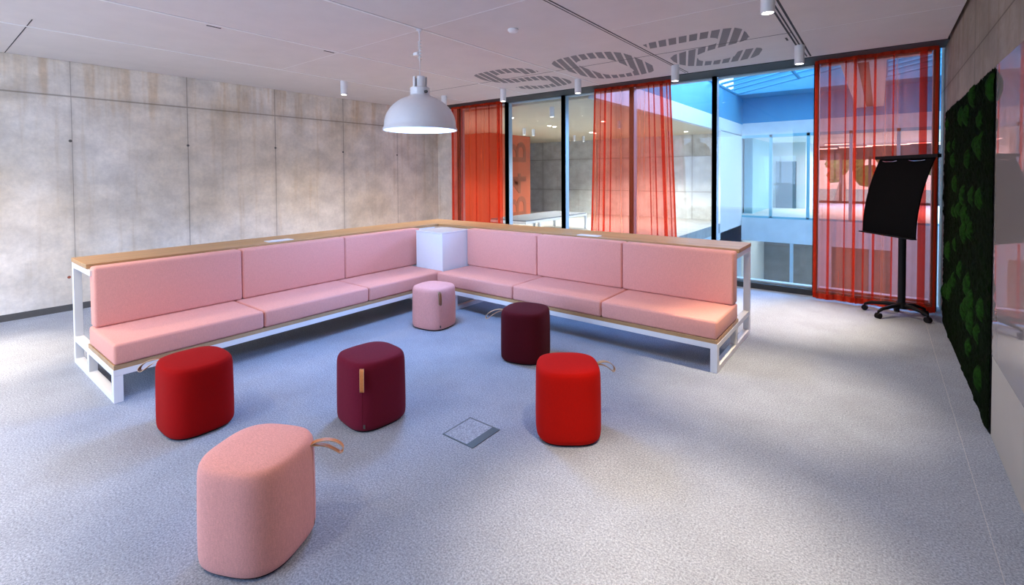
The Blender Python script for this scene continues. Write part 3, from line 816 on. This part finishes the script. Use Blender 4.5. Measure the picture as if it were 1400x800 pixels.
gb = thing('glass_board', 'glossy white glass writing board on the wall next to the moss panel', 'board', (XR, 1.5, 0))
MB().box((-.024, -3.0, .49), (-.001, 2.515, 2.235), .002).build('glass_sheet', M['glass_board'], gb)
cl = MB().box((XR - .021, -1.5, 0), (XR - .001, 4.015, .486)).build('wall_cladding', M['beige'])
tag(cl, 'beige wall cladding panel below the glossy glass board', 'wall panel')

# ------------------------------------------------------------------ beyond the glazing: gallery
YG = 17.0
MB().box((-13.5, YW + .32, -.3), (-4.0, YG + .3, 0)).build('floor_gallery', M['yard'], kind='structure')
MB().box((-13.5, YW + .32, 2.955), (-4.10, YG + .3, 3.30)).build('ceiling_gallery', M['gallery_ceiling'], kind='structure')
MB().box((-13.5, YG, 0), (-4.12, YG + .3, 2.955)).build('wall_gallery', M['concrete_gallery'], kind='structure')
MB().box((-13.8, YW + .32, -.3), (-13.5, YG + .3, 3.3)).build('wall_gallery_side', M['concrete_gallery'], kind='structure')
MB().box((-4.12, 15.9, -.9), (-3.98, 18.8, 2.96)).build('wall_gallery_end', M['white_wall'], kind='structure')
MB().box((-4.12, YW + .32, 2.94), (-3.98, 18.8, 3.36)).build('trim_4', M['white_wall'], kind='structure')
ob = thing('orange_column', 'orange painted column with dark sideways lettering in the gallery beyond the glazing', 'column', (-11.2, 12.7, 0))
MB().box((-1.7, -1.0, 0), (1.23, 1.24, 2.95), .01).build('column_body', M['orange_block'], ob)
def text_mesh(ch, size):
    cu = bpy.data.curves.new('t', 'FONT'); cu.body = ch; cu.size = size; cu.extrude = .008; cu.offset = .012
    to = bpy.data.objects.new('t', cu); COL.objects.link(to)
    dg = bpy.context.evaluated_depsgraph_get(); me = bpy.data.meshes.new_from_object(to.evaluated_get(dg))
    bpy.data.objects.remove(to); return me
for ch, z in (('B', .03), ('4', .93), ('B', 1.93)):
    me = text_mesh(ch, 1.45)
    o = link('letter', me, M['letter_brown'], ob)
    # stands on the column's side, turned a quarter so that it reads upwards
    o.matrix_local = Matrix.Translation((1.232, .95, z)) @ Matrix(((0, 0, 1, 0), (0, -1, 0, 0), (1, 0, 0, 0), (0, 0, 0, 1)))
# spotlights and flush lamps of the gallery
for x, y, lab in ((-5.25, 8.10, 'gallery spotlight nearest the glazing, first of the near pair by the atrium'), (-5.25, 8.62, 'gallery spotlight second of the near pair by the atrium'),
                  (-8.30, 11.30, 'gallery spotlight in front of the orange column, nearer of its pair'), (-8.27, 11.72, 'gallery spotlight in front of the orange column, farther of its pair'),
                  (-5.28, 11.30, 'gallery spotlight seen through the middle curtain beside the mullion'), (-5.38, 14.67, 'gallery spotlight seen through the middle curtain, nearer of the far pair'),
                  (-5.36, 15.11, 'gallery spotlight seen through the middle curtain, farther of the far pair'), (-8.50, 14.55, 'gallery spotlight beside the second bare pane, nearer of its pair'),
                  (-8.42, 15.05, 'gallery spotlight beside the second bare pane, farther of its pair')):
    spotlight(x, y, lab, zc=2.955, group='cylinder spotlights in the gallery beyond')
for x, y, lab in ((-7.01, 9.03, 'flush gallery lamp closest to the bare pane mullion'), (-7.35, 11.20, 'flush gallery lamp, nearer of the pair between spotlight pairs'),
                  (-7.37, 11.50, 'flush gallery lamp, farther of the pair between spotlight pairs'), (-7.49, 13.90, 'flush gallery lamp, nearer of the pair at the curtain edge'),
                  (-7.53, 14.23, 'flush gallery lamp, farther of the pair at the curtain edge'), (-5.68, 11.20, 'flush gallery lamp seen through the curtain near the fascia'),
                  (-5.0, 15.7, 'flush gallery lamp at the far concrete wall')):
    t = tag(MB().lathe([(0, 2.955), (.055, 2.955), (.05, 2.948), (0, 2.946)], 20, (x, y, 0)).build('flush_lamp', M['lamp_glow']), lab, 'lamp', 'flush lamps in the gallery ceiling')
gt = thing('gallery_bench', 'white framed bench with grey top in the gallery beyond the glazing', 'bench', (-7.35, 10.3, 0))
MB().box((-.56, -1.0, .44), (.56, 2.0, .47), .01).build('seat_pad', M['bench_grey'], gt)
MB().box((-.57, -1.02, .38), (.57, 2.02, .44)).build('seat_frame', M['steel_white'], gt)
for sx in (-.54, .54):
    for sy in (-.4, .9, 1.98): MB().box((sx - .03, sy - .03, 0), (sx + .03, sy + .03, .38)).build('leg', M['steel_white'], gt)
for x, y, w in ((-5.3, 8.4, 120), (-8.3, 11.5, 150), (-5.3, 11.4, 150), (-5.38, 14.9, 240), (-8.45, 14.8, 240), (-7.2, 12.5, 200), (-11.5, 10.0, 200), (-6.9, 15.3, 200)):
    spotlamp(x, y, 2.74, w * 1.7, 120, .6, (1, .93, .82))

# ------------------------------------------------------------------ atrium and the facade across it
YF2 = 18.9
MB().box((-4.0, YW + .32, -4.3), (9.5, YF2, -4.0)).build('floor_atrium', M['yard'], kind='structure')
MB().box((-4.0, YW + .20, -4.0), (9.5, YW + .32, -.02)).build('wall_atrium_near', M['pale_stone'], kind='structure')
MB().box((-4.12, YW + .32, -4.0), (-3.98, 18.8, -.3)).build('wall_atrium_gallery', M['pale_stone'], kind='structure')
MB().box((-4.3, YF2, 2.96), (9.5, YF2 + .3, 3.40)).build('trim_5', M['pale_stone'], kind='structure')
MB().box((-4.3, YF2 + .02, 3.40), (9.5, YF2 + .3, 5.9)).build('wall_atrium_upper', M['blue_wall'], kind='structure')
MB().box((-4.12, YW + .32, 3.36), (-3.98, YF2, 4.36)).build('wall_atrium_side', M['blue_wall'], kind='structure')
MB().box((-4.3, YF2 - .02, -.86), (9.5, YF2 + .3, -.02)).build('trim_6', M['pale_stone'], kind='structure')
MB().box((9.5, YW + .32, -4.0), (9.8, YF2 + .3, 5.6)).build('wall_atrium_right', M['pale_stone'], kind='structure')
MB().box((XR + .3, YW, -4.0), (9.5, YW + .3, 6.2)).build('wall_atrium_facade', M['pale_stone'], kind='structure')
MB().box((-13.8, YW + .0, 3.28), (9.5, YW + .32, 6.3)).build('wall_roof_parapet', M['pale_stone'], kind='structure')

# upper office glazing across the atrium
fr = MB()
fxs = [-4.2, -3.06, -1.93, -.75, .45, 1.65, 2.85, 4.05, 5.25, 6.45, 7.65, 8.85]
for x in fxs: fr.box((x - .045, YF2, 0), (x + .045, YF2 + .10, 2.96))
fr.box((-4.2, YF2, -.02), (9.5, YF2 + .10, .05)); fr.box((-4.2, YF2, 2.86), (9.5, YF2 + .10, 2.96))
wf = fr.build('window_7', M['teal_panel'], kind='structure')
for x, x_ in zip(fxs, fxs[1:]): MB().box((x + .045, YF2 + .04, .05), (x_ - .045, YF2 + .055, 2.86)).build('pane', M['glass'], wf)
# lower storey glazing
fr = MB()
for x in (-4.2, -2.4, -.2, 1.6, 3.4, 5.2): fr.box((x - .05, YF2, -4.0), (x + .05, YF2 + .1, -.86))
wf2 = fr.build('window_8', M['frame_blue'], kind='structure')
MB().box((-4.2, YF2 + .05, -4.0), (9.5, YF2 + .065, -.86)).build('pane', M['glass'], wf2)
MB().box((-1.75, YF2 - .03, -4.0), (-1.25, YF2 + .2, -.86)).build('trim_7', M['pale_stone'], kind='structure')
MB().box((.30, YF2 - .03, -4.0), (1.65, YF2 + .2, -.86)).build('trim_8', M['pale_stone'], kind='structure')
MB().box((-4.3, 25.0, -4.0), (9.5, 25.2, -.9)).build('wall_lower_room', M['dark_room'], kind='structure')
MB().box((-4.3, YF2 + .3, -4.2), (9.5, 25.0, -4.0)).build('floor_lower_room', M['yard'], kind='structure')
MB().box((-4.5, YF2 + .3, -4.0), (-4.3, 25.0, 2.96)).build('wall_office_side', M['office_wall'], kind='structure')
# office inside the upper storey
MB().box((-4.3, YF2 + .3, -.86), (9.5, 30.0, -.0)).build('floor_office', M['office_wall'], kind='structure')
MB().box((-4.3, YF2 + .3, 2.96), (9.5, 30.0, 3.3)).build('ceiling_office', M['office_wall'], kind='structure')
MB().box((-4.3, 24.6, 0), (-2.75, 24.8, 2.96)).build('wall_office_back', M['office_wall'], kind='structure')
MB().box((-2.75, 24.6, 0), (-2.60, 30.0, 2.96)).build('wall_office_inner', M['office_wall'], kind='structure')
MB().box((-3.75, 24.5, 0), (-2.95, 24.6, 2.1)).build('door_1', M['door_grey'], kind='structure')
MB().box((-4.25, 20.5, 0), (-3.95, 24.6, 2.96)).build('trim_9', M['teal_panel'], kind='structure')
fr = MB()
for x in (-2.6, -1.6, -.4, .9, 2.2, 3.5, 4.8): fr.box((x - .06, 29.8, 0), (x + .06, 29.95, 2.4))
fr.box((-2.6, 29.8, 0), (9.5, 29.95, .12)); fr.box((-2.6, 29.8, 2.25), (9.5, 29.95, 2.96))
w9 = fr.build('window_9', M['frame_dark'], kind='structure')
MB().box((-2.6, 29.86, .12), (9.5, 29.88, 2.25)).build('pane', M['glass'], w9)
k = 0
places = ['over the far glazed door', 'left of the bare pane mullion', 'beside the first curtain pleat', 'over the bright tree trunk', 'above the flipchart board', 'by the moss wall edge']
for i, (x, y, L) in enumerate(((-1.25, 22.5, 1.0), (-.85, 25.5, 1.2), (.25, 24.5, 1.4), (1.35, 23.8, 1.1), (2.2, 25.2, .9), (-2.0, 26.5, .9))):
    lt = thing('linear_lamp', 'linear office ceiling lamp across the atrium, ' + ['seen at the curtain beside the bare pane', 'second seen behind the red curtain', 'long one seen above the flipchart clamp', 'seen above the flipchart clamp nearest the moss wall', 'at the curtain edge by the moss wall', 'seen through the bare pane'][i], 'lamp', (x, y, 2.70), 0, 'linear office lamps across the atrium')
    MB().box((-L / 2, -.09, 0), (L / 2, .09, .05)).build('lamp_body', M['steel_white'], lt)
    MB().box((-L / 2 + .02, -.07, -.012), (L / 2 - .02, .07, 0)).build('diffuser', M['strip_glow'], lt)
    for q in (-L / 2 + .1, L / 2 - .1): MB().tube([(q, 0, .05), (q, 0, .26)], .006, 6).build('suspension', M['chrome'], lt)
a_ = bpy.data.lights.new('office_light', 'AREA'); a_.shape = 'RECTANGLE'; a_.size = 8; a_.size_y = 6; a_.energy = 700; a_.color = (.95, .98, 1)
o_ = bpy.data.objects.new('office_light', a_); COL.objects.link(o_); o_.location = (2, 24.5, 2.66)
a_ = bpy.data.lights.new('lower_light', 'AREA'); a_.shape = 'RECTANGLE'; a_.size = 8; a_.size_y = 3; a_.energy = 200; a_.color = (.9, .95, 1)
o_ = bpy.data.objects.new('lower_light', a_); COL.objects.link(o_); o_.location = (0, 22, -1.0)

# skylight: two sloped glazed bays and the white beam between them
def skybay(x0, x1, za, zb, idx):
    yb, yt = 17.9, 9.0
    sl = (zb - za) / (x1 - x0)
    zx = lambda x: za + sl * (x - x0)
    f = MB()
    def bar(p, q, r): f.tube([p, q], r, 6)
    for yy, r in ((yb, .035), (yt, .05)): bar((x0, yy, zx(x0)), (x1, yy, zx(x1)), r)
    n = 13
    for i in range(1, n): bar((x0, yb + (yt - yb) * i / n, zx(x0) + .05), (x1, yb + (yt - yb) * i / n, zx(x1) + .05), .035)
    for x in (x0, (x0 + x1) / 2 + .2, x1): bar((x, yt, zx(x)), (x, yb, zx(x)), .05)
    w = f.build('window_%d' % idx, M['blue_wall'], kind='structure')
    MB().quad((x0, yt, zx(x0) + .10), (x1, yt, zx(x1) + .10), (x1, yb, zx(x1) + .10), (x0, yb, zx(x0) + .10)).build('pane', M['sky_glass'], w)
skybay(-3.98, -.62, 4.34, 4.92, 10)
skybay(.10, 3.6, 4.42, 5.02, 11)
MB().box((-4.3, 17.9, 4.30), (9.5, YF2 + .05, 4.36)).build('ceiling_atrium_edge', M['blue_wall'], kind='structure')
bmw = thing('roof_beam', 'white roof beam with a dark red slot crossing under the atrium skylight', 'beam', (-.26, 13.4, 3.66))
for xa, xb in ((-.36, -.10), (.08, .34)): MB().box((xa, -5.7, 0), (xb, 5.4, .7)).build('flange', M['white_wall'], bmw)
MB().box((-.10, -5.7, .02), (.08, 5.4, .6)).build('slot', M['brown_panel'], bmw)

# outdoors beyond the office
MB().box((-30, 30.3, -1.2), (40, 90, -1.0)).build('ground_lawn', M['grass'], kind='structure')
def tree(x, y, h, r, mat, label, seed, trunk_r=.12, fork=False):
    rnd = random.Random(seed); t = thing('tree', label, 'tree', (x, y, -1.0), 0, 'trees outside beyond the office')
    tr = MB().tube([(0, 0, 0), (.05, 0, h * .3), (-.05, .03, h * .62), (.02, 0, h * .85)], [trunk_r, trunk_r * .8, trunk_r * .6, trunk_r * .3], 8)
    if fork: tr.tube([(-.5, 0, 0), (-.25, 0, h * .2), (0, 0, h * .4)], [trunk_r * .7, trunk_r * .7, trunk_r * .6], 8)
    tr.build('trunk', M['bark'], t, smooth=True)
    m = MB()
    for i in range(26):
        c = Vector((rnd.gauss(0, r * .45), rnd.gauss(0, r * .45), h * .75 + rnd.gauss(0, r * .45)))
        s = r * rnd.uniform(.25, .45)
        g = bmesh.ops.create_icosphere(m.bm, subdivisions=2, radius=s)
        for v in g['verts']: v.co = v.co * rnd.uniform(.8, 1.15) + c
    m.build('crown', mat, t)
tree(-1.85, 36, 5.5, 1.6, M['leaf_light'], 'pale green tree with forked white trunk behind the red curtain', 2, .20, True)
tree(.9, 52, 6, 2.2, M['leaf'], 'darker green tree seen between the curtain and the flipchart', 5)
tree(3.1, 43, 5.5, 1.7, M['leaf_light'], 'pale green tree seen at the curtain edge by the moss wall', 8)
tree(-6.5, 46, 7, 2.4, M['leaf'], 'green tree seen through the office glazing at the bare pane', 11)

# ------------------------------------------------------------------ light
w = bpy.data.worlds.new('sky'); S.world = w; w.use_nodes = True
nt = w.node_tree; nt.nodes.clear()
out = nt.nodes.new('ShaderNodeOutputWorld'); bg = nt.nodes.new('ShaderNodeBackground')
tc = nt.nodes.new('ShaderNodeTexCoord'); sp = nt.nodes.new('ShaderNodeSeparateXYZ'); cr = nt.nodes.new('ShaderNodeValToRGB')
nt.links.new(tc.outputs['Generated'], sp.inputs[0]); nt.links.new(sp.outputs['Z'], cr.inputs[0])
cr.color_ramp.elements[0].position = .0; cr.color_ramp.elements[0].color = (.95, .97, 1.0, 1)
cr.color_ramp.elements[1].position = .55; cr.color_ramp.elements[1].color = (.42, .70, 1.0, 1)
nt.links.new(cr.outputs[0], bg.inputs[0]); bg.inputs[1].default_value = 2.0
nt.links.new(bg.outputs[0], out.inputs[0])

def area(name, loc, rot, sx, sy, e, col):
    l = bpy.data.lights.new(name, 'AREA'); l.shape = 'RECTANGLE'; l.size = sx; l.size_y = sy; l.energy = e; l.color = col
    o = bpy.data.objects.new(name, l); COL.objects.link(o); o.location = loc; o.rotation_euler = rot; return o
# daylight through the atrium roof glazing, and an added blue fill behind the camera
area('skylight_daylight', (-1.0, 13.2, 6.2), (0, 0, 0), 6, 8, 400, (.55, .78, 1.0))
area('window_daylight', (-4.4, YB + .05, 1.6), (R(60), 0, 0), 5.4, 2.9, 185, (.36, .58, 1.0))
# blue light of the clear northern sky that falls through the atrium roof and the panes deep into the room
sl_ = bpy.data.lights.new('sky_shaft', 'SUN'); sl_.energy = 20.0; sl_.angle = R(22); sl_.color = (.25, .48, 1.0)
so_ = bpy.data.objects.new('sky_shaft', sl_); COL.objects.link(so_)
so_.rotation_euler = Vector((-.45, -1.0, -.46)).to_track_quat('-Z', 'Y').to_euler()

# ------------------------------------------------------------------ camera
f_px, yaw, pitch, roll, cy = 648.33, .659761, -.0240238, -.0058615, 253.97
cam = bpy.data.cameras.new('camera'); co = bpy.data.objects.new('camera', cam); COL.objects.link(co)
cam.sensor_width = 36; cam.sensor_fit = 'HORIZONTAL'; cam.lens = 36 * f_px / 1400
cam.shift_y = (cy - 400) / 1400; cam.clip_start = .05; cam.clip_end = 300
fwv = Vector((-math.sin(yaw) * math.cos(pitch), math.cos(yaw) * math.cos(pitch), math.sin(pitch)))
rv = Vector((math.cos(yaw), math.sin(yaw), 0)); uv = rv.cross(fwv)
c_, s_ = math.cos(roll), math.sin(roll)
r2 = rv * c_ + uv * s_; u2 = -rv * s_ + uv * c_
mat = Matrix((r2, u2, -fwv)).transposed().to_4x4(); mat.translation = (0, 0, 1.6)
co.matrix_world = mat
S.camera = co
S.view_settings.view_transform = 'Standard'
S.view_settings.look = 'None'
S.view_settings.gamma = 1.0
S.view_settings.exposure = 0.12
S.view_settings.use_curve_mapping = False
try:
    S.cycles.transparent_max_bounces = 24; S.cycles.max_bounces = 8; S.cycles.use_denoising = True
    S.cycles.sample_clamp_indirect = 6.0; S.cycles.caustics_reflective = False; S.cycles.caustics_refractive = False
except Exception: pass
